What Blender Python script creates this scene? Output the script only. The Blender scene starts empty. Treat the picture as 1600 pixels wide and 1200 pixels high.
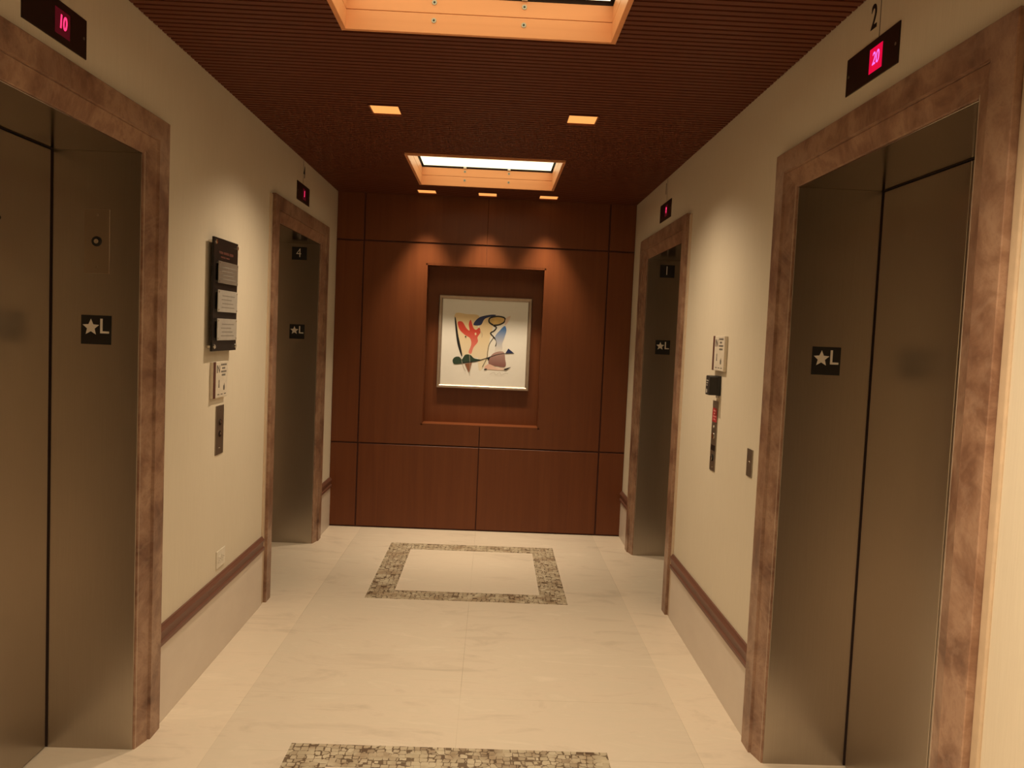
import bpy, bmesh, math, random
from mathutils import Vector, Matrix
random.seed(7)
SC = bpy.context.scene
COL = SC.collection

# ------------------------------------------------------------------ dimensions (metres; camera stands at x=0, y=0)
XL, XR, YB, H = -1.240, 1.0645, 6.480, 2.595
YF = -2.60
ZI = 2.133                       # clear height of the lift openings
DEP = 0.315                      # depth of the steel reveals
WT = 0.36                        # wall thickness
OPEN_L = [(1.825, 2.957), (4.787, 5.920)]
OPEN_R = [(1.885, 3.000), (4.818, 5.928)]
JW, HW = 0.172, 0.142            # stone architrave width on jambs / head

# ------------------------------------------------------------------ materials
def new_mat(name):
    m = bpy.data.materials.new(name); m.use_nodes = True
    nt = m.node_tree
    b = nt.nodes['Principled BSDF']
    return m, nt, b
def N(nt, kind, **kw):
    n = nt.nodes.new(kind)
    for k, v in kw.items():
        if k in n.inputs: n.inputs[k].default_value = v
        else: setattr(n, k, v)
    return n
def L(nt, a, ao, b, bi): nt.links.new(a.outputs[ao], b.inputs[bi])
def coords(nt, scale=(1, 1, 1), rot=(0, 0, 0)):
    tc = N(nt, 'ShaderNodeTexCoord'); mp = N(nt, 'ShaderNodeMapping')
    mp.inputs['Scale'].default_value = scale; mp.inputs['Rotation'].default_value = rot
    L(nt, tc, 'Object', mp, 'Vector'); return mp
def ramp(nt, stops):
    r = N(nt, 'ShaderNodeValToRGB'); e = r.color_ramp.elements
    while len(e) < len(stops): e.new(0.5)
    for i, (p, c) in enumerate(stops): e[i].position = p; e[i].color = (*c, 1)
    return r
def bump(nt, b, src, out, strength, dist=0.002):
    bp = N(nt, 'ShaderNodeBump', Strength=strength, Distance=dist)
    L(nt, src, out, bp, 'Height'); L(nt, bp, 'Normal', b, 'Normal')
def plain(name, col, rough=0.5, metal=0.0, spec=0.5, noise=0.06, scale=30):
    m, nt, b = new_mat(name)
    mp = coords(nt, (scale,) * 3); nz = N(nt, 'ShaderNodeTexNoise', Scale=1.0, Detail=3.0)
    L(nt, mp, 'Vector', nz, 'Vector')
    r = ramp(nt, [(0.3, [c * (1 - noise) for c in col]), (0.7, [min(1, c * (1 + noise)) for c in col])])
    L(nt, nz, 'Fac', r, 'Fac'); L(nt, r, 'Color', b, 'Base Color')
    b.inputs['Roughness'].default_value = rough; b.inputs['Metallic'].default_value = metal
    b.inputs['Specular IOR Level'].default_value = spec
    return m
def emit(name, col, s):
    m, nt, b = new_mat(name)
    b.inputs['Base Color'].default_value = (*[c * .3 for c in col], 1)
    b.inputs['Emission Color'].default_value = (*col, 1); b.inputs['Emission Strength'].default_value = s
    b.inputs['Roughness'].default_value = 0.6
    return m
def wood(name, dark, light, scale, rough=0.45, spec=0.4, axis='z'):
    m, nt, b = new_mat(name)
    s = {'z': (scale, scale, scale * .04), 'x': (scale * .04, scale, scale), 'y': (scale, scale * .04, scale)}[axis]
    mp = coords(nt, s); nz = N(nt, 'ShaderNodeTexNoise', Scale=1.0, Detail=6.0, Roughness=0.65, Distortion=0.4)
    L(nt, mp, 'Vector', nz, 'Vector')
    r = ramp(nt, [(0.25, dark), (0.75, light)]); L(nt, nz, 'Fac', r, 'Fac'); L(nt, r, 'Color', b, 'Base Color')
    b.inputs['Roughness'].default_value = rough; b.inputs['Specular IOR Level'].default_value = spec
    if scale > 23: bump(nt, b, nz, 'Fac', 0.05, 0.001)
    return m

M = {}
# woven cream wallcovering
m, nt, b = new_mat('cream_wallcovering'); mp = coords(nt, (260, 260, 9)); nz = N(nt, 'ShaderNodeTexNoise', Scale=1.0, Detail=2.0)
L(nt, mp, 'Vector', nz, 'Vector'); mp2 = coords(nt, (1.3, 1.3, 1.0)); n2 = N(nt, 'ShaderNodeTexNoise', Scale=1.0, Detail=3.0)
L(nt, mp2, 'Vector', n2, 'Vector')
r = ramp(nt, [(0.3, (.60, .525, .41)), (0.7, (.66, .585, .465))]); mx = N(nt, 'ShaderNodeMath', operation='MULTIPLY_ADD')
mx.inputs[1].default_value = .45; L(nt, nz, 'Fac', mx, 0)
sc = N(nt, 'ShaderNodeMath', operation='MULTIPLY'); sc.inputs[1].default_value = .55; L(nt, n2, 'Fac', sc, 0); L(nt, sc, 'Value', mx, 2)
L(nt, mx, 'Value', r, 'Fac'); L(nt, r, 'Color', b, 'Base Color'); b.inputs['Roughness'].default_value = .75; b.inputs['Specular IOR Level'].default_value = .25
bump(nt, b, nz, 'Fac', .12, .001); M['wall'] = m
# honed limestone skirting slabs
m, nt, b = new_mat('pale_stone'); mp = coords(nt, (2, 2, 4)); nz = N(nt, 'ShaderNodeTexNoise', Scale=1.0, Detail=6.0, Roughness=.6)
L(nt, mp, 'Vector', nz, 'Vector'); r = ramp(nt, [(0.3, (.58, .495, .42)), (0.7, (.65, .565, .48))]); L(nt, nz, 'Fac', r, 'Fac'); L(nt, r, 'Color', b, 'Base Color')
b.inputs['Roughness'].default_value = .4; M['skirt'] = m
# marble floor tiles: joints at x = -.977, -.08, .84 and at y = 2.985, 3.475, 4.75, 6.07 (and on towards the viewer)
m, nt, b = new_mat('cream_marble_tiles')
tc = N(nt, 'ShaderNodeTexCoord'); sp = N(nt, 'ShaderNodeSeparateXYZ'); L(nt, tc, 'Object', sp, 'Vector')
mp = coords(nt, (1.1, 3.4, 1), (0, 0, .75)); nz = N(nt, 'ShaderNodeTexNoise', Scale=1.9, Detail=9.0, Roughness=.66, Distortion=1.1); L(nt, mp, 'Vector', nz, 'Vector')
r = ramp(nt, [(0.28, (.53, .45, .36)), (0.47, (.65, .555, .45)), (0.56, (.63, .545, .44)), (0.75, (.72, .62, .51))]); L(nt, nz, 'Fac', r, 'Fac')
def joints(vals, axis, w):
    acc = None
    for v in vals:
        s = N(nt, 'ShaderNodeMath', operation='SUBTRACT'); s.inputs[1].default_value = v; L(nt, sp, axis, s, 0)
        a = N(nt, 'ShaderNodeMath', operation='ABSOLUTE'); L(nt, s, 'Value', a, 0)
        if acc is None: acc = a
        else:
            mn = N(nt, 'ShaderNodeMath', operation='MINIMUM'); L(nt, acc, 'Value', mn, 0); L(nt, a, 'Value', mn, 1); acc = mn
    c = N(nt, 'ShaderNodeMath', operation='LESS_THAN'); c.inputs[1].default_value = w; L(nt, acc, 'Value', c, 0); return c
jx = joints((-.977, -.08, .84), 'X', .0008); jy = joints((-1.9, -.98, -.05, 1.72, 2.985, 3.475, 4.75, 6.07), 'Y', .0007)
jm = N(nt, 'ShaderNodeMath', operation='MAXIMUM'); L(nt, jx, 'Value', jm, 0); L(nt, jy, 'Value', jm, 1)
jn = N(nt, 'ShaderNodeTexNoise', Scale=1.7, Detail=2.0); L(nt, tc, 'Object', jn, 'Vector'); jr = ramp(nt, [(0.40, (.25, .25, .25)), (0.60, (1, 1, 1))]); L(nt, jn, 'Fac', jr, 'Fac')
jk = N(nt, 'ShaderNodeMath', operation='MULTIPLY'); L(nt, jm, 'Value', jk, 0); L(nt, jr, 'Color', jk, 1); jm = jk
# tile to tile tone: the border strips along the walls are tinted slightly lighter
bx = N(nt, 'ShaderNodeMath', operation='GREATER_THAN'); bx.inputs[1].default_value = .84; L(nt, sp, 'X', bx, 0)
bl = N(nt, 'ShaderNodeMath', operation='LESS_THAN'); bl.inputs[1].default_value = -.977; L(nt, sp, 'X', bl, 0)
bb = N(nt, 'ShaderNodeMath', operation='MAXIMUM'); L(nt, bx, 'Value', bb, 0); L(nt, bl, 'Value', bb, 1)
hl = N(nt, 'ShaderNodeMixRGB', blend_type='MULTIPLY'); hl.inputs['Color2'].default_value = (1.10, 1.09, 1.08, 1); L(nt, bb, 'Value', hl, 'Fac'); L(nt, r, 'Color', hl, 'Color1')
jc = N(nt, 'ShaderNodeMixRGB'); jc.inputs['Color2'].default_value = (.36, .29, .21, 1); L(nt, jm, 'Value', jc, 'Fac'); L(nt, hl, 'Color', jc, 'Color1')
L(nt, jc, 'Color', b, 'Base Color'); b.inputs['Roughness'].default_value = .33; b.inputs['Specular IOR Level'].default_value = .35; M['floor'] = m
# tessera mosaic
m, nt, b = new_mat('grey_green_mosaic'); mp = coords(nt, (1, 1, 1)); dn = N(nt, 'ShaderNodeTexNoise', Scale=34.0, Detail=2.0); L(nt, mp, 'Vector', dn, 'Vector')
dv = N(nt, 'ShaderNodeVectorMath', operation='MULTIPLY_ADD'); dv.inputs[1].default_value = (.010, .010, 0); L(nt, dn, 'Color', dv, 0); L(nt, mp, 'Vector', dv, 2)
V1 = N(nt, 'ShaderNodeTexVoronoi', Scale=36.0, Randomness=.62, distance='CHEBYCHEV'); V2 = N(nt, 'ShaderNodeTexVoronoi', Scale=36.0, Randomness=.62, distance='CHEBYCHEV', feature='F2')
L(nt, dv, 'Vector', V1, 'Vector'); L(nt, dv, 'Vector', V2, 'Vector')
df = N(nt, 'ShaderNodeMath', operation='SUBTRACT'); L(nt, V2, 'Distance', df, 0); L(nt, V1, 'Distance', df, 1)
gw = N(nt, 'ShaderNodeTexNoise', Scale=16.0, Detail=2.0); L(nt, mp, 'Vector', gw, 'Vector')
gt = N(nt, 'ShaderNodeMath', operation='MULTIPLY_ADD'); gt.inputs[1].default_value = .45; gt.inputs[2].default_value = -.15; L(nt, gw, 'Fac', gt, 0)
gl = N(nt, 'ShaderNodeMath', operation='LESS_THAN'); L(nt, df, 'Value', gl, 0); L(nt, gt, 'Value', gl, 1)
vc = N(nt, 'ShaderNodeSeparateColor'); L(nt, V1, 'Color', vc, 'Color')
cr_ = ramp(nt, [(0.0, (.31, .235, .16)), (0.12, (.40, .335, .235)), (0.6, (.46, .39, .28)), (1.0, (.53, .46, .34))]); L(nt, vc, 'Red', cr_, 'Fac')
bk = N(nt, 'ShaderNodeMixRGB'); bk.inputs['Color2'].default_value = (.135, .09, .054, 1); L(nt, gl, 'Value', bk, 'Fac'); L(nt, cr_, 'Color', bk, 'Color1')
pn = N(nt, 'ShaderNodeTexNoise', Scale=9.0, Detail=3.0); L(nt, mp, 'Vector', pn, 'Vector')
pr = ramp(nt, [(0.35, (.72, .64, .58)), (0.55, (1, 1, 1)), (0.75, (1.12, 1.12, 1.1))]); L(nt, pn, 'Fac', pr, 'Fac')
ml = N(nt, 'ShaderNodeMixRGB', blend_type='MULTIPLY'); ml.inputs['Fac'].default_value = 1; L(nt, bk, 'Color', ml, 'Color1'); L(nt, pr, 'Color', ml, 'Color2'); L(nt, ml, 'Color', b, 'Base Color')
b.inputs['Roughness'].default_value = .45; M['mosaic'] = m
# brown marble of the architraves
m, nt, b = new_mat('brown_marble'); mp = coords(nt, (1, 1, 1), (.5, .4, .2)); nz = N(nt, 'ShaderNodeTexNoise', Scale=5.5, Detail=10.0, Roughness=.66, Distortion=.35); L(nt, mp, 'Vector', nz, 'Vector')
r = ramp(nt, [(0.30, (.105, .048, .028)), (0.43, (.19, .098, .060)), (0.51, (.255, .143, .090)), (0.58, (.33, .20, .13)), (0.65, (.225, .122, .076)), (0.78, (.42, .275, .19))]); L(nt, nz, 'Fac', r, 'Fac')
vn = N(nt, 'ShaderNodeTexNoise', Scale=3.2, Detail=6.0, Roughness=.6, Distortion=1.8); L(nt, mp, 'Vector', vn, 'Vector')
vr = ramp(nt, [(0.45, (0, 0, 0)), (0.50, (.22, .22, .22)), (0.55, (0, 0, 0))]); L(nt, vn, 'Fac', vr, 'Fac')
vm = N(nt, 'ShaderNodeMixRGB'); vm.inputs['Color2'].default_value = (.40, .27, .19, 1); L(nt, vr, 'Color', vm, 'Fac'); L(nt, r, 'Color', vm, 'Color1'); L(nt, vm, 'Color', b, 'Base Color')
b.inputs['Roughness'].default_value = .38; b.inputs['Specular IOR Level'].default_value = .4; M['marble'] = m
# brushed stainless steel
def steel(name, col, rough, aniso=.0):
    m, nt, b = new_mat(name); mp = coords(nt, (400, 400, 6)); nz = N(nt, 'ShaderNodeTexNoise', Scale=1.0, Detail=2.0); L(nt, mp, 'Vector', nz, 'Vector')
    r = ramp(nt, [(0.3, [c * .975 for c in col]), (0.7, [c * 1.025 for c in col])]); L(nt, nz, 'Fac', r, 'Fac'); L(nt, r, 'Color', b, 'Base Color')
    b.inputs['Metallic'].default_value = 1; b.inputs['Roughness'].default_value = rough
    rr = ramp(nt, [(0.3, (rough * .97,) * 3), (0.7, (rough * 1.03,) * 3)]); L(nt, nz, 'Fac', rr, 'Fac'); L(nt, rr, 'Color', b, 'Roughness')
    return m
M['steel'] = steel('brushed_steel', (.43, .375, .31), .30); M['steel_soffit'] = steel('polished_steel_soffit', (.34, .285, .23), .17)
M['steel_dark'] = steel('brushed_plate', (.36, .32, .26), .42)
M['steel_plate'] = steel('satin_plate', (.42, .34, .26), .36)
M['chrome'] = plain('chrome', (.62, .58, .52), .18, 1.0)
M['silver'] = plain('silver_moulding', (.36, .28, .215), .38, .55)
M['panel'] = wood('cherry_veneer', (.122, .032, .0085), (.158, .045, .012), 26, .42, .35)
M['panel_groove'] = plain('dark_red_reveal', (.075, .018, .010), .7)
M['slat'] = wood('ceiling_slat', (.105, .026, .0095), (.120, .031, .0115), 22, .55, .25, 'x')
M['void'] = plain('dark_void', (.022, .007, .003), .9)
M['maple'] = wood('maple_board', (.70, .295, .125), (.78, .345, .155), 14, .4, .35, 'x')
M['rail'] = wood('walnut_rail', (.115, .046, .029), (.175, .075, .050), 30, .42, .4, 'y')
M['tan'] = plain('tan_edge_strip', (.50, .375, .255), .6)
M['black'] = plain('black_plastic', (.008, .0065, .006), .45)
M['board'] = plain('dark_smoked_acrylic', (.010, .006, .0045), .42, 0.0, .3)
M['white'] = plain('white_plastic', (.66, .60, .50), .45)
M['sign_white'] = plain('sign_white', (.74, .68, .60), .5)
M['paper'] = plain('grey_notice', (.37, .34, .30), .3)
M['paper_dim'] = plain('grey_notice_dim', (.17, .145, .12), .28)
M['ink'] = plain('grey_ink', (.12, .105, .09), .6); M['faint_ink'] = plain('faint_ink', (.225, .20, .17), .5)
M['dark_ink'] = plain('dark_ink', (.035, .022, .018), .6)
M['cream_sign'] = plain('cream_sign', (.62, .55, .45), .45)
M['brown_stripe'] = plain('brown_stripe', (.085, .025, .017), .5)
M['red_label'] = plain('red_label', (.36, .025, .028), .5)
M['pink_ink'] = plain('pale_ink', (.52, .17, .16), .6)
M['bronze'] = plain('dark_bronze', (.040, .021, .015), .35, .6)
M['led_window'] = emit('led_window', (.90, .0, .055), .75)
M['led_dim'] = emit('led_dim', (.30, .0, .03), .10)
M['led'] = emit('led_digits', (.85, .20, 1.0), 1.0)
M['led_red'] = emit('led_red', (1.0, .03, .14), 1.8)
M['diffuser'] = emit('light_diffuser', (1.0, .93, .58), 1.75)
M['lens'] = emit('lamp_lens', (1.0, .39, .10), 1.1)
M['mat'] = plain('mount_board', (.80, .78, .73), .35, noise=.01)

# ------------------------------------------------------------------ mesh building
class MB:
    def __init__(s): s.bm = bmesh.new()
    def poly(s, pts, mi=0):
        f = s.bm.faces.new([s.bm.verts.new(p) for p in pts]); f.material_index = mi; return f
    def box(s, x0, x1, y0, y1, z0, z1, bev=0.0, seg=2, mi=0):
        t = bmesh.new(); bmesh.ops.create_cube(t, size=1)
        for v in t.verts: v.co = Vector(((x0 + x1) / 2 + v.co.x * (x1 - x0), (y0 + y1) / 2 + v.co.y * (y1 - y0), (z0 + z1) / 2 + v.co.z * (z1 - z0)))
        if bev: bmesh.ops.bevel(t, geom=list(t.edges), offset=bev, segments=seg, profile=.5, affect='EDGES')
        s._merge(t, mi); return s
    def cyl(s, c, r, h, axis='z', n=20, r2=None, mi=0, bev=0.0):
        t = bmesh.new(); bmesh.ops.create_cone(t, cap_ends=True, segments=n, radius1=r, radius2=r if r2 is None else r2, depth=h)
        if bev:
            es = [e for e in t.edges if len(e.link_faces) == 2 and any(len(f.verts) > 4 for f in e.link_faces)]
            bmesh.ops.bevel(t, geom=es, offset=bev, segments=2, affect='EDGES')
        R = {'z': Matrix(), 'x': Matrix.Rotation(math.pi / 2, 4, 'Y'), 'y': Matrix.Rotation(-math.pi / 2, 4, 'X')}[axis]
        bmesh.ops.transform(t, matrix=Matrix.Translation(c) @ R, verts=t.verts); s._merge(t, mi); return s
    def prism(s, pts, z0, z1, mi=0):
        t = bmesh.new(); a = [t.verts.new((x, y, z0)) for x, y in pts]; b = [t.verts.new((x, y, z1)) for x, y in pts]; n = len(pts)
        t.faces.new(a[::-1]); t.faces.new(b)
        for i in range(n): t.faces.new([a[i], a[(i + 1) % n], b[(i + 1) % n], b[i]])
        bmesh.ops.recalc_face_normals(t, faces=t.faces); s._merge(t, mi); return s
    def _merge(s, t, mi):
        bmesh.ops.recalc_face_normals(t, faces=t.faces)
        mp = {v: s.bm.verts.new(v.co) for v in t.verts}
        for f in t.faces:
            g = s.bm.faces.new([mp[v] for v in f.verts]); g.material_index = mi
        t.free()
    def build(s, name, mats, parent=None, smooth=False):
        me = bpy.data.meshes.new(name); s.bm.to_mesh(me); s.bm.free()
        for mt in (mats if isinstance(mats, (list, tuple)) else [mats]): me.materials.append(mt)
        o = bpy.data.objects.new(name, me); COL.objects.link(o)
        if parent: o.parent = parent
        if smooth:
            for p in me.polygons: p.use_smooth = True
        return o
def tag(o, label=None, cat=None, group=None, kind=None):
    if label: o['label'] = label
    if cat: o['category'] = cat
    if group: o['group'] = group
    if kind: o['kind'] = kind
    return o
def empty(name, mat, label, cat, group=None, kind=None):
    o = bpy.data.objects.new(name, None); o.empty_display_size = .1; COL.objects.link(o); o.matrix_world = mat
    return tag(o, label, cat, group, kind)
def copy_tree(o, parent=None):
    c = o.copy(); COL.objects.link(c)
    if parent: c.parent = parent
    for ch in o.children: copy_tree(ch, c)
    return c
def frame(org, right, up):                       # local x = right, y = up, z = out of the surface
    r, u = Vector(right), Vector(up); n = r.cross(u)
    return Matrix(((r.x, u.x, n.x, org[0]), (r.y, u.y, n.y, org[1]), (r.z, u.z, n.z, org[2]), (0, 0, 0, 1)))
def on_left(y, z, off=0): return frame((XL + off, y, z), (0, 1, 0), (0, 0, 1))
def on_right(y, z, off=0): return frame((XR - off, y, z), (0, -1, 0), (0, 0, 1))
def on_jamb(x, y, z): return frame((x, y, z), (1, 0, 0), (0, 0, 1))
def text_mesh(name, body, size, depth, mat, parent, loc=(0, 0, 0), sx=1.0, shear=0.0, bold=0.0, ax='CENTER'):
    cu = bpy.data.curves.new(name, 'FONT'); cu.body = body; cu.size = size; cu.extrude = depth / 2; cu.align_x = ax; cu.align_y = 'CENTER'; cu.shear = shear; cu.offset = bold
    t = bpy.data.objects.new(name, cu); COL.objects.link(t)
    dg = bpy.context.evaluated_depsgraph_get(); me = bpy.data.meshes.new_from_object(t.evaluated_get(dg)); bpy.data.objects.remove(t)
    for v in me.vertices: v.co.x *= sx; v.co.z += depth / 2
    me.materials.clear(); me.materials.append(mat)
    o = bpy.data.objects.new(name, me); COL.objects.link(o); o.parent = parent; o.location = loc; return o

# ------------------------------------------------------------------ setting
def struct(o, label, cat): return tag(o, label, cat, kind='structure')

m = MB(); m.box(XL - WT, XR + WT, YF - .1, YB + .4, -.08, 0)
floor = struct(m.build('floor', M['floor']), 'cream marble tiled floor with thin dark joints', 'floor')
def ring(name, x0, x1, y0, y1, w):
    m = MB(); z0, z1 = -.002, .0016
    m.box(x0, x1, y0, y0 + w, z0, z1); m.box(x0, x1, y1 - w, y1, z0, z1); m.box(x0, x0 + w, y0 + w, y1 - w, z0, z1); m.box(x1 - w, x1, y0 + w, y1 - w, z0, z1)
    o = m.build(name, M['mosaic'], floor); return o
ring('mosaic_border', -.687, .496, 4.760, 6.032, .157)
ring('mosaic_border', -.692, .492, 1.770, 3.041, .157)

def side_wall(name, x0, x1, opens, label):
    m = MB(); y = YF
    for a, b_ in opens:
        m.box(x0, x1, y, a - .01, 0, H + .14); m.box(x0, x1, a - .01, b_ + .01, ZI + .01, H + .14); y = b_ + .01
    m.box(x0, x1, y, YB + .4, 0, H + .14)
    w = struct(m.build(name, M['wall']), label, 'wall')
    # narrow tan edge strip between the wallcovering and each stone architrave
    xs, sg = (XL, 1) if x0 < 0 else (XR, -1)
    for a, b_ in opens:
        for e, d in ((a - JW, -1), (b_ + JW, 1)):
            wd = .030 if a < 3 else .045
            ya, yb_ = sorted((e + d * .001, e + d * wd)); xa, xb = sorted((xs - sg * .004, xs + sg * .007))
            if d < 0: MB().box(xa, xb, ya, yb_, 0, ZI + HW - .006, .004, 2).build('edge_strip', M['tan'], w)
    return w
wl = side_wall('wall_left', XL - WT, XL, OPEN_L, 'left wall in cream fabric wallcovering between the lift doors')
wr_ = side_wall('wall_right', XR, XR + WT, OPEN_R, 'right wall in cream fabric wallcovering between the lift doors')
for par, x0, x1, ys in ((wr_, XR - .0008, XR + .002, (2.4095, 5.335)), (wl, XL - .002, XL + .0008, (5.325, 2.36))):
    for y in ys:
        k = MB(); k.box(x0, x1, y - .0018, y + .0018, 2.452, H); k.build('wallcovering_seam', M['ink'], par)
m = MB(); m.box(XL - WT, XR + WT, YF - .12, YF, 0, H + .14)
struct(m.build('wall_front', M['wall']), 'cream wall behind the viewer closing the lobby', 'wall')

# back wall: dark backing with veneer panels and a picture niche
NX0, NX1, NZ0, NZ1, ND = -.545, .384, .825, 2.081, .17
back = struct(MB().box(XL - .05, XR + .05, YB + ND + .02, YB + ND + .10, 0, H + .1).build('wall_back', M['panel_groove']), 'far wall of cherry veneer panels with a square picture niche', 'wall')
VX = [XL, -1.028, .863, XR]; ZS = [0.0, .666, 2.2355, H + .01]; g = .006
k = MB()          # recessed backing just behind the panel faces
def holed(m, x0, x1, z0, z1, y0, y1):
    m.box(x0, NX0, y0, y1, z0, z1); m.box(NX1, x1, y0, y1, z0, z1); m.box(NX0, NX1, y0, y1, z0, NZ0); m.box(NX0, NX1, y0, y1, NZ1, z1)
holed(k, XL, XR, 0, H + .02, YB + .012, YB + ND + .02); k.build('panel_backing', M['panel_groove'], back)
def wpanel(x0, x1, z0, z1):
    MB().box(x0, x1, YB, YB + .0125, z0, z1, .0015, 1).build('wood_panel', M['panel'], back)
CX = -.082
for i in range(3):
    for j in range(3):
        x0 = VX[i] + (g if i else .002); x1 = VX[i + 1] - (g if i < 2 else .002); z0 = ZS[j] + (g if j else .012); z1 = ZS[j + 1] - (g if j < 2 else 0)
        if i == 1 and j == 0: wpanel(x0, CX - .004, z0, z1); wpanel(CX + .004, x1, z0, z1)
        elif i == 1 and j == 2: wpanel(x0, CX - .0012, z0, z1); wpanel(CX + .0012, x1, z0, z1)
        elif i == 1:          # two leaves cut out around the niche
            for xa, xb, q in ((x0, CX - .0012, 0), (CX + .0012, x1, 1)):
                m = MB(); cut = .004 - .0012
                if q == 0:
                    m.box(xa, NX0, YB, YB + .0125, z0, z1); m.box(NX0, xb, YB, YB + .0125, NZ1, z1); m.box(NX0, xb - cut, YB, YB + .0125, z0, NZ0)
                else:
                    m.box(NX1, xb, YB, YB + .0125, z0, z1); m.box(xa, NX1, YB, YB + .0125, NZ1, z1); m.box(xa + cut, NX1, YB, YB + .0125, z0, NZ0)
                m.build('wood_panel', M['panel'], back)
        else: wpanel(x0, x1, z0, z1)
m = MB(); t = .012; ya, yb_ = YB + .001, YB + ND + .012
m.box(NX0, NX1, YB + ND, yb_, NZ0, NZ1); m.box(NX0, NX0 + t, ya, YB + ND, NZ0, NZ1); m.box(NX1 - t, NX1, ya, YB + ND, NZ0, NZ1)
m.box(NX0, NX1, ya, YB + ND, NZ1 - t, NZ1); m.box(NX0, NX1, ya, YB + ND, NZ0, NZ0 + t); m.build('niche_lining', M['panel'], back)

# ------------------------------------------------------------------ ceiling of thin wood slats, cut round the lights
RX0, RX1 = -.555, .365
RECESS = [(5.000, 5.960), (1.990, 2.950), (-1.01, -.05)]
LAMPS = [(-.558, 4.026, 1), (.378, 4.030, 1), (-.545, 6.300, 0), (-.091, 6.308, 0), (.368, 6.310, 0), (-.558, 1.00, 1), (.378, 1.00, 1), (-.558, -1.75, 1), (.378, -1.75, 1)]
LW, LD = .136, .166
holes = [(RX0 - .018, RX1 + .018, a - .018, b_ + .018) for a, b_ in RECESS] + [(x - LW / 2 - .005, x + LW / 2 + .005, y - LD / 2 - .005, y + LD / 2 + .005) for x, y, _ in LAMPS]
m = MB(); PITCH, SW = .040, .027; y = YF + .004
def spans(y0, y1, x0=XL + .004, x1=XR - .004):
    cuts = sorted((a, b_) for a, b_, c, d in holes if c < y1 and d > y0); out = []; x = x0
    for a, b_ in cuts: out.append((x, a)); x = b_
    out.append((x, x1)); return out
while y + SW < YB:
    for a, b_ in spans(y, y + SW): m.box(a, b_, y, y + SW, H, H + .030)
    y += PITCH
ceil_o = struct(m.build('ceiling', M['slat']), 'ceiling of narrow reddish wood slats running across the lobby', 'ceiling')
m = MB(); ys = sorted(set([YF, YB] + [v for h in holes for v in h[2:]]))
for y0, y1 in zip(ys, ys[1:]):
    if y1 - y0 < 1e-5: continue
    for a, b_ in spans(y0 + 1e-5, y1 - 1e-5, XL, XR): m.box(a, b_, y0, y1, H + .044, H + .055)
m.build('ceiling_backing', M['void'], ceil_o)

# ------------------------------------------------------------------ lights: two (three) wood boxed recesses and small square downlights
def recess(a, b_, label, group):
    root = empty('ceiling_light', Matrix.Translation(((RX0 + RX1) / 2, (a + b_) / 2, H)), label, 'ceiling light', group)
    hx, hy, z0, zs, z1 = (RX1 - RX0) / 2, (b_ - a) / 2, -.006, .062, .118; tk = .017
    def board(x0, x1, y0, y1):
        q = MB(); q.box(x0, x1, y0, y1, z0, zs - .0008, .001, 1); q.box(x0, x1, y0, y1, zs + .0008, z1, .001, 1)
        return q.build('side_board', M['maple'], root)
    far = board(-hx - tk, hx + tk, hy, hy + tk); near = board(-hx - tk, hx + tk, -hy - tk, -hy); board(-hx - tk, -hx, -hy, hy); board(hx, hx + tk, -hy, hy)
    for par, yy, sgn in ((far, hy, -1), (near, -hy, 1)):
        for sx in (-.158, .153):
            for zz in (.037, .098):
                q = MB(); q.cyl((sx, yy + sgn * .001, zz), .0085, .003, 'y', 14); q.cyl((sx, yy + sgn * .0027, zz), .004, .0012, 'y', 6, mi=1); q.build('screw', [M['steel_dark'], M['black']], par)
            q = MB(); q.box(sx - .010, sx + .010, min(yy, yy + sgn * .012), max(yy, yy + sgn * .012), .1185, .130, .001, 1); q.build('clip', M['white'], par)
    MB().box(-hx + .012, hx - .012, -hy + .012, hy - .012, .130, .134).build('diffuser', M['diffuser'], root)
    q = MB(); q.box(-hx - tk, hx + tk, -hy - tk, hy + tk, .150, .160); q.box(-hx - tk, hx + tk, hy + .004, hy + tk, .118, .150); q.box(-hx - tk, hx + tk, -hy - tk, -hy - .004, .118, .150)
    q.box(-hx - tk, -hx - .004, -hy, hy, .118, .150); q.box(hx + .004, hx + tk, -hy, hy, .118, .150); q.build('housing', M['void'], root)
    return root
gr = 'maple boxed lights in the ceiling'
recess(*RECESS[0], 'square light recess boxed in maple boards nearer the back wall', gr)
recess(*RECESS[1], 'large maple boxed light recess cut off by the top of the frame', gr)
recess(*RECESS[2], 'maple boxed light recess in the ceiling behind the viewer', gr)

lamp_labels = ['square amber downlight in the ceiling, left one of the middle pair', 'square amber downlight in the ceiling, right one of the middle pair',
               'small amber downlight by the back wall, left of the row of three', 'small amber downlight by the back wall, middle of the row of three',
               'small amber downlight by the back wall, right of the row of three',
               'square downlight overhead behind the left lift door', 'square downlight overhead near the right lift door', 'square downlight far behind the viewer, left', 'square downlight far behind the viewer, right']
def downlight():
    root = empty('downlight', Matrix(), 'x', 'downlight', 'square downlights in the slatted ceiling')
    q = MB(); t = .0045; hx, hy = LW / 2, LD / 2
    for x0, x1, y0, y1 in ((-hx - t, hx + t, hy, hy + t), (-hx - t, hx + t, -hy - t, -hy), (-hx - t, -hx, -hy, hy), (hx, hx + t, -hy, hy)): q.box(x0, x1, y0, y1, -.002, .075)
    q.box(-hx - t, hx + t, -hy - t, hy + t, .075, .085); q.build('housing', M['slat'], root)
    MB().box(-hx + .0015, hx - .0015, -hy + .0015, hy - .0015, .006, .011).build('lens', M['lens'], root)
    return root
proto = downlight()
P_MID, P_FAR = 98, 88
units = [proto] + [copy_tree(proto) for _ in LAMPS[1:]]
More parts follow.
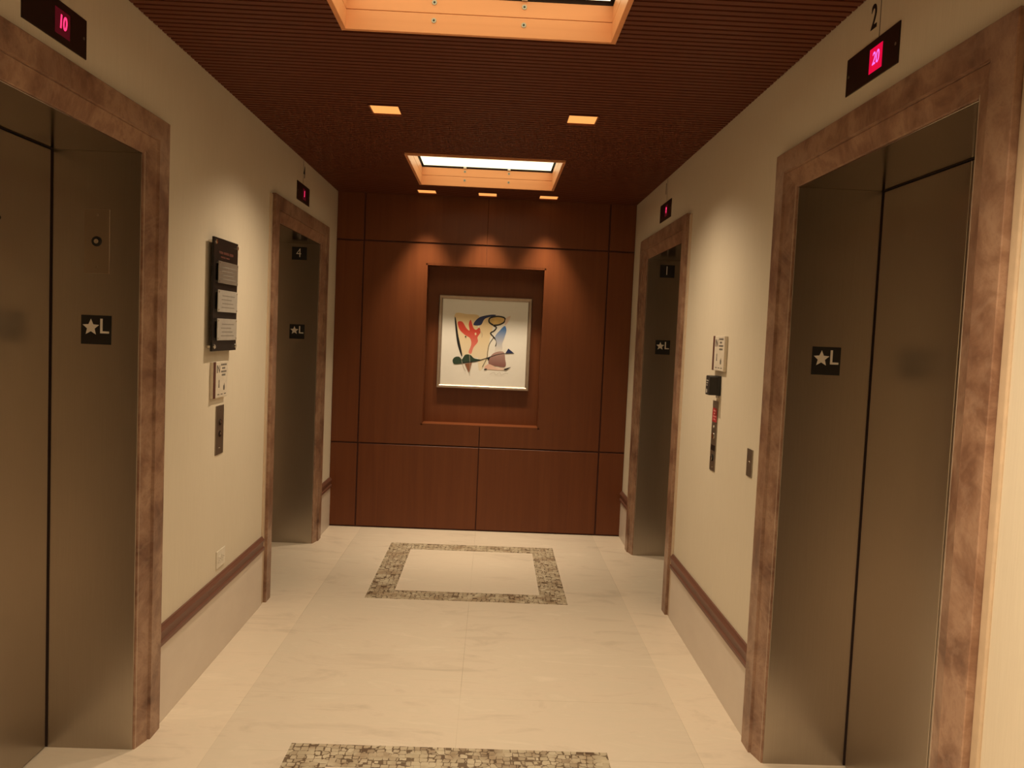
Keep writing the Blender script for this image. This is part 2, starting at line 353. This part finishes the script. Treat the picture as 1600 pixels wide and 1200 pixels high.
for o, i, (x, y, kind) in zip(units, range(len(LAMPS)), LAMPS):
    o.location = (x, y, H); o['label'] = lamp_labels[i]
    d = bpy.data.lights.new('downlight_lamp', 'SPOT'); d.color = (1, .79, .54); d.shadow_soft_size = .035
    if kind: d.energy = P_MID if y > 3 else (300 if x > 0 and y > 0 else 92); d.spot_size = math.radians(132); d.spot_blend = 1.0
    else: d.energy = P_FAR; d.spot_size = math.radians(66); d.spot_blend = .9
    lo = bpy.data.objects.new('downlight_lamp', d); COL.objects.link(lo); lo.location = (0, 0, -.004); lo.parent = o

# ------------------------------------------------------------------ lift doors
def lift_door(name, side, y0, y1, label):
    s = -1 if side == 'L' else 1; xw = XL if side == 'L' else XR     # s points into the wall
    X = lambda n: xw - s * n                                           # n measured out of the wall into the lobby
    root = empty(name, Matrix.Translation((xw, (y0 + y1) / 2, 0)), label, 'lift door', None, 'structure')
    inv = Matrix.Translation((-xw, -(y0 + y1) / 2, 0))
    def fin(m, nm, mt, par=root):
        if par is root: bmesh.ops.transform(m.bm, matrix=inv, verts=m.bm.verts)
        return m.build(nm, mt, par)
    # stone architrave: mitred profile swept up one jamb, across the head and down the other
    prof = [(1.0, -.004), (1.0, .021), (.985, .023), (.475, .023), (.468, .014), (.456, .0125), (.43, .0145), (.04, -.001), (.024, -.003), (.024, -.020), (1.0, -.020)]
    def strip(ptsfn, nm):
        t = bmesh.new(); A = [t.verts.new(ptsfn(w, n)[0]) for w, n in prof]; B = [t.verts.new(ptsfn(w, n)[1]) for w, n in prof]; k = len(prof)
        for i in range(k): t.faces.new([A[i], A[(i + 1) % k], B[(i + 1) % k], B[i]])
        t.faces.new(A); t.faces.new(B[::-1]); mm = MB(); mm._merge(t, 0); fin(mm, nm, M['marble'])
    strip(lambda w, n: ((X(n), y0 - w * JW, 0), (X(n), y0 - w * JW, ZI + w * HW)), 'stone_jamb')
    strip(lambda w, n: ((X(n), y1 + w * JW, 0), (X(n), y1 + w * JW, ZI + w * HW)), 'stone_jamb')
    strip(lambda w, n: ((X(n), y0 - w * JW, ZI + w * HW), (X(n), y1 + w * JW, ZI + w * HW)), 'stone_head')
    # steel reveals
    def bx(m, n0, n1, *r, **k): a, b_ = sorted((X(n0), X(n1))); m.box(a, b_, *r, **k); return m
    fin(bx(MB(), -.008, -DEP + .004, y1 + .001, y1 + .007, 0, ZI + .001, bev=.0012, seg=2), 'steel_reveal', M['steel'])
    fin(bx(MB(), -.008, -DEP + .004, y0 - .007, y0 - .001, 0, ZI + .001, bev=.0012, seg=2), 'steel_reveal', M['steel'])
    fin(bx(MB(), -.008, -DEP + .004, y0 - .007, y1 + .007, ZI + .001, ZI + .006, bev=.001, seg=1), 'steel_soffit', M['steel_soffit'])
    yc = (y0 + y1) / 2
    for a, b_ in ((y0 + .002, yc - .002), (yc + .002, y1 - .008)):
        fin(bx(MB(), -DEP, -DEP - .03, a, b_, .006, ZI - .0035, bev=.0015, seg=1), 'door_panel', M['steel'])
    q = MB(); bx(q, -DEP - .031, -DEP - .040, y0 - .0095, y1 + .0095, 0, ZI + .0085)
    bx(q, -DEP + .0035, -DEP - .031, y1 + .0035, y1 + .0095, 0, ZI + .0085); bx(q, -DEP + .0035, -DEP - .031, y0 - .0095, y0 - .0035, 0, ZI + .0085)
    bx(q, -DEP + .0035, -DEP - .031, y0 - .0095, y1 + .0095, ZI + .0015, ZI + .0085); fin(q, 'shaft_shadow', M['void'])
    return root
lift_door('door_1', 'L', *OPEN_L[0], 'near left brushed steel lift door with a key switch plate')
lift_door('door_2', 'L', *OPEN_L[1], 'far left lift door in a brown marble surround, numbered 4')
lift_door('door_3', 'R', *OPEN_R[0], 'near right lift door in a brown marble surround, numbered 2')
lift_door('door_4', 'R', *OPEN_R[1], 'far right lift door in a brown marble surround, numbered 1')

# ------------------------------------------------------------------ skirting slabs and wooden bumper rails
def skirt(name, side, segs, zt, rail_b, rail_t, num):
    s = 1 if side == 'L' else -1; xw = XL if side == 'L' else XR
    m = MB()
    for a, b_ in segs:
        x0, x1 = sorted((xw - s * .002, xw + s * .010)); m.box(x0, x1, a, b_, 0, zt, .001, 1)
    struct(m.build('baseboard_' + ('left' if side == 'L' else 'right'), M['skirt']), 'tall pale stone skirting along the %s wall below the rail' % ('left' if side == 'L' else 'right'), 'skirting')
    for i, (a, b_) in enumerate(segs[1:] if True else segs):
        h = rail_t - rail_b
        prof = [(0, rail_b), (.016, rail_b), (.021, rail_b + .006), (.021, rail_b + .020), (.014, rail_b + .024), (.0145, rail_b + h * .62), (.020, rail_b + h * .66), (.020, rail_b + h * .80), (.010, rail_t - .004), (.008, rail_t), (0, rail_t)]
        t = bmesh.new(); A = [t.verts.new((xw + s * n, a, z)) for n, z in prof]; B = [t.verts.new((xw + s * n, b_, z)) for n, z in prof]; k = len(prof)
        for j in range(k): t.faces.new([A[j], A[(j + 1) % k], B[(j + 1) % k], B[j]])
        t.faces.new(A); t.faces.new(B[::-1]); q = MB(); q._merge(t, 0)
        where = ('between the two %s lift doors', 'in the corner beside the far %s lift door')[i] % ('left' if side == 'L' else 'right')
        struct(q.build('trim_%d' % (num + i), M['rail']), 'dark wood bumper rail ' + where, 'rail')
e = .001
skirt('b', 'L', [(YF, OPEN_L[0][0] - JW - .032), (OPEN_L[0][1] + JW + e, OPEN_L[1][0] - JW - .047), (OPEN_L[1][1] + JW + e, YB)], .3085, .3085, .386, 1)
skirt('b', 'R', [(YF, OPEN_R[0][0] - JW - .032), (OPEN_R[0][1] + JW + e, OPEN_R[1][0] - JW - .047), (OPEN_R[1][1] + JW + e, YB)], .2845, .2845, .365, 3)

# ------------------------------------------------------------------ signs on the steel
def star_pts(r, r2=None):
    r2 = r2 or r * .45; out = []
    for i in range(10):
        a = math.pi / 2 + i * math.pi / 5; q = r if i % 2 == 0 else r2; out.append((q * math.cos(a), q * math.sin(a)))
    return out
def star_sign(x, y, label):
    root = empty('floor_sign', on_jamb(x, y, 1.515), label, 'sign', 'black star and L signs on the steel reveals')
    MB().box(-.0525, .0525, -.051, .051, 0, .002, .0006, 1).build('plate', M['black'], root)
    q = MB(); q.prism([(px - .018, py + .008) for px, py in star_pts(.030)], .002, .0032); q.build('star', M['sign_white'], root)
    text_mesh('letter', 'L', .074, .0012, M['sign_white'], root, (.0275, .011, .002), 1.0, 0, .0004)
    return root
star_sign(-1.396, 2.9578, 'black star L sign on the steel of the near left lift')
star_sign(-1.392, 5.9208, 'black star L sign on the steel of the far left lift')
star_sign(1.211, 3.0008, 'black star L sign on the steel of the near right lift')
star_sign(1.209, 5.9288, 'black star L sign on the steel of the far right lift')
def number_sign(x, y, z, txt, label):
    root = empty('number_sign', on_jamb(x, y, z), label, 'sign', 'black lift number signs')
    MB().box(-.052, .052, -.045, .045, 0, .002, .0006, 1).build('plate', M['black'], root)
    text_mesh('numeral', txt, .092, .0012, M['sign_white'], root, (-.004, .001, .002), .85, 0, -.0012)
number_sign(-1.390, 5.9208, 2.064, '4', 'black square sign reading 4 high on the far left lift')
number_sign(1.2135, 5.9288, 2.056, '1', 'black square sign reading 1 high on the far right lift')

kp = empty('key_switch_plate', on_jamb(-1.397, 2.9578, 1.823), 'tall steel key switch plate with round black lock, near left lift', 'switch plate')
MB().box(-.0435, .0435, -.111, .111, 0, .0026, .0008, 1).build('plate', M['steel_plate'], kp)
q = MB(); q.cyl((0, 0, .004), .0175, .005, 'z', 28, bev=.0012); q.build('lock', M['black'], kp)
q = MB(); q.cyl((0, 0, .0075), .008, .003, 'z', 20); q.box(-.0012, .0012, -.006, .006, .009, .0096); q.build('keyway', M['chrome'], kp)
for zz in (.091, -.089):
    q = MB(); q.cyl((0, zz, .0035), .0046, .0022, 'z', 14, bev=.0008); q.build('screw', M['silver'], kp)
kh = empty('key_hole', frame((XL - DEP, 2.652, 1.857), (0, 1, 0), (0, 0, 1)), 'small dark key hole in the near left lift door', 'key hole')
q = MB(); q.cyl((0, 0, .0006), .0075, .0018, 'z', 18); q.cyl((0, 0, .0017), .005, .0008, 'z', 14, mi=1); q.build('bushing', [M['steel_dark'], M['black']], kh)

# ------------------------------------------------------------------ floor indicators and lift numerals over the doors
def indicator(mat, txt, off, bright, label):
    root = empty('floor_indicator', mat, label, 'floor indicator', 'dark bronze floor indicators above the lift doors')
    pl = MB().box(-.168, .168, -.0565, .0565, 0, .004, .001, 1).build('plate', M['bronze'], root)
    MB().box(off - .040, off + .040, -.036, .034, .004, .0046).build('display', M['led_window'] if bright else M['led_dim'], root)
    text_mesh('digits', txt, .052, .0008, M['led'] if bright else M['led_red'], root, (off, 0, .0046), .85, .12, .0 if bright else .0012)
    for sx in (-.150, .150):
        q = MB(); q.cyl((sx, .0, .0045), .0045, .0016, 'z', 14); q.build('screw', M['steel_dark'], pl)
    return root
indicator(on_right(2.446, 2.3985), '20', .032, True, 'bronze floor indicator showing 20 above the near right lift')
indicator(on_right(5.347, 2.3885), '8', .026, False, 'small bronze floor indicator glowing pink above the far right lift')
indicator(on_left(5.333, 2.388), '1', .020, False, 'small bronze floor indicator showing 1 above the far left lift')
indicator(on_left(2.368, 2.372), '10', .030, False, 'bronze floor indicator showing 10 above the near left lift')
def numeral(mat, txt, label):
    root = empty('lift_numeral', mat, label, 'numeral', 'black lift numerals on the wallcovering')
    text_mesh('numeral', txt, .100, .0015, M['black'], root, (0, 0, 0), .80, 0, .0012)
numeral(on_right(2.450, 2.524), '2', 'black numeral 2 on the wall above the near right indicator')
numeral(on_right(5.372, 2.530), '1', 'black numeral 1 on the wall above the far right indicator')
numeral(on_left(5.353, 2.522), '4', 'black numeral 4 on the wall above the far left indicator')

# ------------------------------------------------------------------ left wall fittings
db = empty('directory_board', on_left(3.775, 1.679), 'dark standoff notice board with three grey notices on left wall', 'notice board')
bd = MB().box(-.165, .165, -.2465, .2465, .020, .030, .001, 1).build('board', M['board'], db)
for sx in (-.146, .146):
    for sy in (-.226, .226):
        q = MB(); q.cyl((sx, sy, .0105), .0075, .021, 'z', 18); q.cyl((sx, sy, .033), .0105, .006, 'z', 22, bev=.0015); q.build('standoff', M['chrome'], db)
for zc, mt in ((.099, 'paper_dim'), (-.026, 'paper'), (-.151, 'paper')):
    pn = MB().box(-.132, .137, zc - .048, zc + .048, .037, .0405, .0008, 1).build('notice_pane', M[mt], db)
    q = MB()
    for k in range(4): q.box(-.085 + .01 * (k % 2), .095 - .02 * (k % 3), zc - .030 + k * .017, zc - .0255 + k * .017, .0405, .0408)
    q.build('faded_text', M['faint_ink'], pn)
    for sx in (-.122, .127):
        for sy in (-.039, .039):
            q = MB(); q.cyl((sx, zc + sy, .036), .0042, .013, 'z', 12, bev=.0008); q.build('pin', M['chrome'], pn)
q = MB()
for k, (a, w) in enumerate(((-.10, .05), (-.04, .07), (.04, .055))): q.box(a, a + w, .180, .191, .030, .0303)
for k, (a, w) in enumerate(((-.075, .06), (-.005, .05))): q.box(a, a + w, .163, .170, .030, .0303)
q.build('title', M['brown_stripe'], bd)

def fire_notice(mat, label):
    root = empty('safety_notice', mat, label, 'notice', 'cream safety notices above the call panels')
    MB().box(-.098, .098, -.081, .081, 0, .016, .002, 2).build('panel', M['cream_sign'], root)
    MB().box(-.098, -.068, -.0812, .0812, .0155, .0166).build('stripe', M['brown_stripe'], root)
    text_mesh('heading', 'IN', .050, .0006, M['dark_ink'], root, (-.034, .046, .016), .95)
    q = MB()
    for k, (a, b_) in enumerate(((.002, .080), (.018, .062), (.006, .078), (.014, .070))):
        x = a
        while x < b_ - .006:
            w = random.choice((.006, .009, .012)); q.box(x, min(x + w, b_), .062 - k * .0155, .0705 - k * .0155, .016, .0164); x += w + .0028
    q.build('small_text', M['ink'], root)
    q = MB(); q.prism([(-.029, -.036), (-.015, -.036), (-.018, -.014), (-.0165, -.009), (-.0185, -.002), (-.022, .0), (-.0255, -.002), (-.0275, -.009), (-.026, -.014)], .016, .0165); q.build('pictogram', M['ink'], root)
    q = MB(); q.prism([(.040, -.050), (.056, -.050), (.060, -.036), (.050, -.018), (.046, -.032), (.040, -.026), (.037, -.040)], .016, .0165); q.build('pictogram', M['ink'], root)
    q = MB()
    for a in (-.040, .005, .050): q.box(a, a + .026, -.069, -.065, .016, .0164)
    q.build('footer_text', M['ink'], root)
    return root
fire_notice(on_left(3.775, 1.302), 'cream safety notice with brown stripe under the dark notice board')
fire_notice(on_right(3.858, 1.515), 'cream safety notice with brown stripe above the black card reader')

cp = empty('call_panel', on_left(3.816, 1.068), 'narrow bronze lift call panel with two buttons on left wall', 'call panel')
MB().box(-.054, .054, -.1125, .1125, 0, .004, .001, 1).build('plate', M['steel_dark'], cp)
for zz in (.036, -.018):
    bt = MB().cyl((0, zz, .0055), .0150, .004, 'z', 26, bev=.001).build('button', M['bronze'], cp)
    MB().cyl((0, zz + .003, .0085), .0065, .0025, 'z', 20, bev=.0008).build('button_cap', M['chrome'], bt)
for zz in (.092, -.084):
    MB().cyl((0, zz, .0045), .0048, .0018, 'z', 14, bev=.0005).build('screw', M['chrome'], cp)

ol = empty('wall_outlet', on_left(3.872, .459), 'white double power outlet low on the left wall above the rail', 'outlet')
MB().box(-.060, .060, -.041, .041, 0, .0055, .002, 2).build('cover', M['white'], ol)
for sx in (-.0255, .0255):
    sk = MB().box(sx - .019, sx + .019, -.016, .016, .0055, .0075, .0015, 2).build('socket', M['white'], ol)
    q = MB(); q.box(sx - .008, sx - .001, .004, .006, .0075, .0077); q.box(sx - .008, sx - .001, -.006, -.004, .0075, .0077); q.cyl((sx + .008, 0, .0076), .0026, .0004, 'z', 10); q.build('slot', M['ink'], sk)

# ------------------------------------------------------------------ right wall fittings
cr = empty('card_reader', on_right(3.868, 1.364), 'black box card reader on right wall above the call panel', 'card reader')
q = MB(); t = bmesh.new()
q.box(-.036, .036, -.046, .046, 0, .018, .003, 2); q.prism([(-.034, -.044), (.034, -.044), (.034, .040), (.026, .046), (-.026, .046), (-.034, .040)], .012, .054); q.build('body', M['black'], cr)
q = MB()
for k in range(3): q.box(-.024, .012 - .008 * k, .020 - k * .011, .025 - k * .011, .054, .0543)
q.box(-.026, -.004, -.036, -.018, .054, .0543); q.build('label', M['paper'], cr)
MB().box(-.016, .016, -.058, -.044, 0, .010, .002, 1).build('cable_entry', M['paper'], cr)

fp = empty('fire_call_panel', on_right(3.900, 1.1235), 'tall bronze call panel with red label and key switch on right wall', 'call panel')
MB().box(-.0445, .0445, -.1665, .1665, 0, .004, .001, 1).build('plate', M['steel_dark'], fp)
lb = MB().box(-.037, .037, .066, .132, .004, .0046).build('red_label', M['red_label'], fp)
q = MB()
for k, w in enumerate((.048, .030, .052, .040)): q.box(-w / 2, w / 2, .116 - k * .0135, .1225 - k * .0135, .0046, .0049)
q.build('label_text', M['pink_ink'], lb)
MB().cyl((0, .044, .0055), .0062, .003, 'z', 18, bev=.001).build('indicator_lamp', M['white'], fp)
bt = MB().cyl((0, -.001, .006), .0150, .005, 'z', 26, bev=.0012).build('button', M['chrome'], fp)
MB().box(-.035, .035, -.070, -.043, .004, .0048).build('display', M['board'], fp)
ks = MB().cyl((0, -.104, .006), .0165, .005, 'z', 28, bev=.001).build('key_switch', M['black'], fp)
q = MB(); q.cyl((0, -.104, .0095), .0115, .003, 'z', 24, bev=.0008); q.build('ring', M['chrome'], ks)
q = MB(); q.box(-.0016, .0016, -.112, -.096, .0105, .0115); q.build('key_slot', M['black'], ks)
for zz in (.150, -.150): MB().cyl((0, zz, .0045), .0044, .0016, 'z', 14).build('screw', M['steel_dark'], fp)

sw = empty('blank_switch_plate', on_right(3.341, 1.0815), 'small grey steel switch plate beside the near right marble surround', 'switch plate')
MB().box(-.0355, .0355, -.0565, .0565, 0, .004, .0012, 2).build('plate', M['steel_dark'], sw)
q = MB(); q.cyl((0, .002, .0046), .0055, .002, 'z', 18, bev=.0006); q.box(-.001, .001, -.002, .006, .0055, .0058, mi=1); q.build('key_slot', [M['chrome'], M['black']], sw)

# ------------------------------------------------------------------ framed print in the niche
PX, PZ, PW = -.075, 1.482, .367
pic = empty('framed_print', frame((PX, YB + ND - .002, PZ), (1, 0, 0), (0, 0, 1)), 'abstract colour print in a silver frame hanging in the niche', 'picture')
fw, ft = .028, .026
q = MB()
prof = [(0, 0), (0, ft), (.004, ft + .003), (.018, ft + .001), (fw - .004, ft - .004), (fw, ft - .010), (fw, 0)]
corn = [(-1, -1), (1, -1), (1, 1), (-1, 1)]
t = bmesh.new(); rings = [[t.verts.new((sx * (PW - w), sy * (PW - w), n)) for w, n in prof] for sx, sy in corn]
for i in range(4):
    a, b_ = rings[i], rings[(i + 1) % 4]
    for j in range(len(prof)): t.faces.new([a[j], a[(j + 1) % len(prof)], b_[(j + 1) % len(prof)], b_[j]])
q._merge(t, 0); q.build('frame', M['silver'], pic)

def grad(name, c0, c1, axis, v0, v1, rough=.4):
    m, nt, b = new_mat(name); tc = N(nt, 'ShaderNodeTexCoord'); sp = N(nt, 'ShaderNodeSeparateXYZ'); L(nt, tc, 'Object', sp, 'Vector')
    mr = N(nt, 'ShaderNodeMapRange'); mr.inputs['From Min'].default_value = v0; mr.inputs['From Max'].default_value = v1; L(nt, sp, axis, mr, 'Value')
    r = ramp(nt, [(0, c0), (1, c1)]); L(nt, mr, 'Result', r, 'Fac'); L(nt, r, 'Color', b, 'Base Color'); b.inputs['Roughness'].default_value = rough; return m
inks = [M['mat'], grad('ink_sand', (.78, .60, .34), (.78, .69, .52), 'Y', .20, -.15), grad('ink_red', (.62, .06, .04), (.72, .25, .20), 'Y', .10, -.10),
        plain('ink_navy', (.015, .03, .11), .4), plain('ink_black', (.012, .013, .016), .4), plain('ink_ochre', (.62, .42, .15), .4, noise=.2, scale=14),
        grad('ink_blue', (.70, .66, .62), (.07, .20, .50), 'Y', -.05, .12), grad('ink_mauve', (.24, .11, .10), (.44, .29, .26), 'Y', -.17, -.05),
        plain('ink_green', (.025, .055, .035), .4), grad('ink_pink', (.70, .36, .28), (.75, .62, .52), 'X', -.05, .20), plain('ink_grey', (.42, .38, .32), .5), plain('ink_brown', (.25, .10, .05), .5)]
def smooth(pts, closed=True, n=8):
    out = []; k = len(pts)
    for i in range(k if closed else k - 1):
        p0, p1, p2, p3 = (pts[(i - 1) % k], pts[i], pts[(i + 1) % k], pts[(i + 2) % k]) if closed else (pts[max(i - 1, 0)], pts[i], pts[i + 1], pts[min(i + 2, k - 1)])
        for s in range(n):
            t = s / n; out.append(tuple(.5 * (2 * b + (c - a) * t + (2 * a - 5 * b + 4 * c - d) * t * t + (3 * b - a - 3 * c + d) * t ** 3) for a, b, c, d in zip(p0, p1, p2, p3)))
    if not closed: out.append(tuple(pts[-1]))
    return out
q = MB(); q.box(-PW + fw - .002, PW - fw + .002, -PW + fw - .002, PW - fw + .002, .004, .012)
lay = [0]
def P(u, v):      # positions on the print, measured on the photographed sheet (0..1 across, 0..1 down)
    return ((u - .5) * 2 * PW, (.5 - v) * 2 * PW)
def shape(pts, mi, sm=True):
    lay[0] += 1; z = .0121 + lay[0] * .00012; w = [P(*p) for p in pts]; w = smooth(w) if sm else w
    t = bmesh.new(); vs = [t.verts.new((x, y, z)) for x, y in w]; es = [t.edges.new((vs[i], vs[(i + 1) % len(vs)])) for i in range(len(vs))]
    bmesh.ops.triangle_fill(t, edges=es, use_beauty=True)
    for f in t.faces:
        if f.normal.z < 0: f.normal_flip()
    mp = {v: q.bm.verts.new(v.co) for v in t.verts}
    for f in t.faces:
        ff = q.bm.faces.new([mp[v] for v in f.verts]); ff.material_index = mi
        if ff.normal.z < 0: ff.normal_flip()
    t.free()
def stroke(pts, mi, w0, w1=None):
    w1 = w0 if w1 is None else w1; c = smooth([P(*p) for p in pts], False); n = len(c); lay[0] += 1; z = .0121 + lay[0] * .00012
    Lp, Rp = [], []
    for i, (x, y) in enumerate(c):
        a = c[max(i - 1, 0)]; b = c[min(i + 1, n - 1)]; dx, dy = b[0] - a[0], b[1] - a[1]; d = math.hypot(dx, dy) or 1; w = w0 + (w1 - w0) * i / (n - 1)
        Lp.append((x - dy / d * w, y + dx / d * w)); Rp.append((x + dy / d * w, y - dx / d * w))
    for i in range(n - 1):
        f = q.bm.faces.new([q.bm.verts.new((*p_, z)) for p_ in (Lp[i], Lp[i + 1], Rp[i + 1], Rp[i])]); f.material_index = mi
        f.normal_update()
        if f.normal.z < 0: f.normal_flip()
shape([(.17, .205), (.30, .195), (.43, .205), (.42, .30), (.455, .45), (.45, .60), (.43, .66), (.26, .63), (.22, .45)], 1)
shape([(.47, .26), (.55, .21), (.585, .32), (.56, .45), (.55, .60), (.535, .72), (.46, .80), (.44, .66), (.455, .45), (.44, .33)], 1)
shape([(.205, .285), (.255, .280), (.30, .345), (.335, .37), (.325, .30), (.345, .255), (.375, .335), (.405, .36), (.44, .335), (.455, .385), (.425, .44), (.43, .49), (.385, .555), (.365, .62), (.335, .605), (.36, .52), (.345, .455), (.28, .415), (.225, .36)], 2)
shape([(.394, .395), (.408, .392), (.412, .412), (.398, .418)], 1)
shape([(.375, .305), (.435, .225), (.56, .190), (.615, .195), (.50, .235), (.455, .305)], 3)
shape([(.170, .255), (.185, .255), (.215, .42), (.265, .625), (.255, .645), (.205, .50)], 4)
shape([(.545, .26), (.575, .225), (.65, .210), (.71, .225), (.705, .265), (.655, .295), (.575, .295)], 5)
stroke([(.59, .302), (.545, .27), (.555, .225), (.635, .205), (.71, .22), (.705, .265), (.65, .295), (.595, .305), (.625, .325), (.605, .36), (.565, .39), (.60, .43), (.635, .475), (.625, .53)], 4, .0065, .0045)
shape([(.725, .225), (.775, .195), (.745, .27), (.715, .295)], 9)
shape([(.615, .425), (.665, .355), (.715, .305), (.735, .355), (.715, .435), (.695, .50), (.695, .57), (.62, .60), (.635, .49)], 6)
shape([(.60, .61), (.71, .585), (.735, .665), (.74, .745), (.65, .745), (.555, .715)], 7)
shape([(.555, .725), (.65, .757), (.745, .760), (.72, .785), (.60, .785), (.515, .775)], 9)
stroke([(.60, .435), (.555, .51), (.54, .60), (.535, .66), (.49, .76)], 4, .002)
shape([(.165, .70), (.19, .665), (.235, .66), (.265, .685), (.30, .635), (.355, .635), (.40, .67), (.475, .685), (.36, .715), (.25, .735), (.185, .74)], 8)
stroke([(.27, .725), (.42, .70), (.55, .655), (.68, .61), (.83, .600)], 4, .0035, .0015)
shape([(.735, .600), (.765, .548), (.825, .594)], 3, False)
shape([(.535, .66), (.575, .64), (.555, .69)], 4, False)
shape([(.30, .735), (.375, .715), (.36, .80), (.345, .825)], 11, False)
stroke([(.255, .66), (.275, .74), (.31, .81)], 10, .0015)
stroke([(.345, .63), (.355, .74), (.355, .86)], 10, .0015)
shape([(.51, .783), (.535, .775), (.54, .786), (.515, .792)], 4)
shape([(.73, .772), (.80, .748), (.76, .778), (.735, .783)], 4)
shape([(.29, .432), (.302, .432), (.302, .444), (.29, .444)], 4)
stroke([(.44, .36), (.475, .40), (.47, .44)], 10, .0012)
stroke([(.575, .835), (.62, .815), (.64, .84), (.68, .812), (.70, .838), (.745, .818), (.775, .822)], 10, .0009)
q.build('print', inks, pic)

# ------------------------------------------------------------------ camera
f_px, yaw, pitch, roll, cz = 1299.03, .0242, -.0599, .0434, 1.5632
cyw, syw, cp_, sp_, cr_, sr_ = math.cos(yaw), math.sin(yaw), math.cos(pitch), math.sin(pitch), math.cos(roll), math.sin(roll)
fwd = Vector((syw * cp_, cyw * cp_, sp_)); rt = Vector((cyw, -syw, 0)); up = rt.cross(fwd)
r2 = rt * cr_ + up * sr_; u2 = -rt * sr_ + up * cr_
cam = bpy.data.cameras.new('camera'); cam.sensor_width = 36; cam.lens = f_px / 1600 * 36; cam.clip_start = .02
co = bpy.data.objects.new('camera', cam); COL.objects.link(co)
co.matrix_world = Matrix(((r2.x, u2.x, -fwd.x, 0), (r2.y, u2.y, -fwd.y, 0), (r2.z, u2.z, -fwd.z, cz), (0, 0, 0, 1)))
SC.camera = co

w = bpy.data.worlds.new('world'); SC.world = w; w.use_nodes = True; w.node_tree.nodes['Background'].inputs['Color'].default_value = (.02, .015, .01, 1)
vs = SC.view_settings; vs.view_transform = 'Standard'; vs.look = 'None'; vs.gamma = 1; vs.use_curve_mapping = False; vs.exposure = 0.0
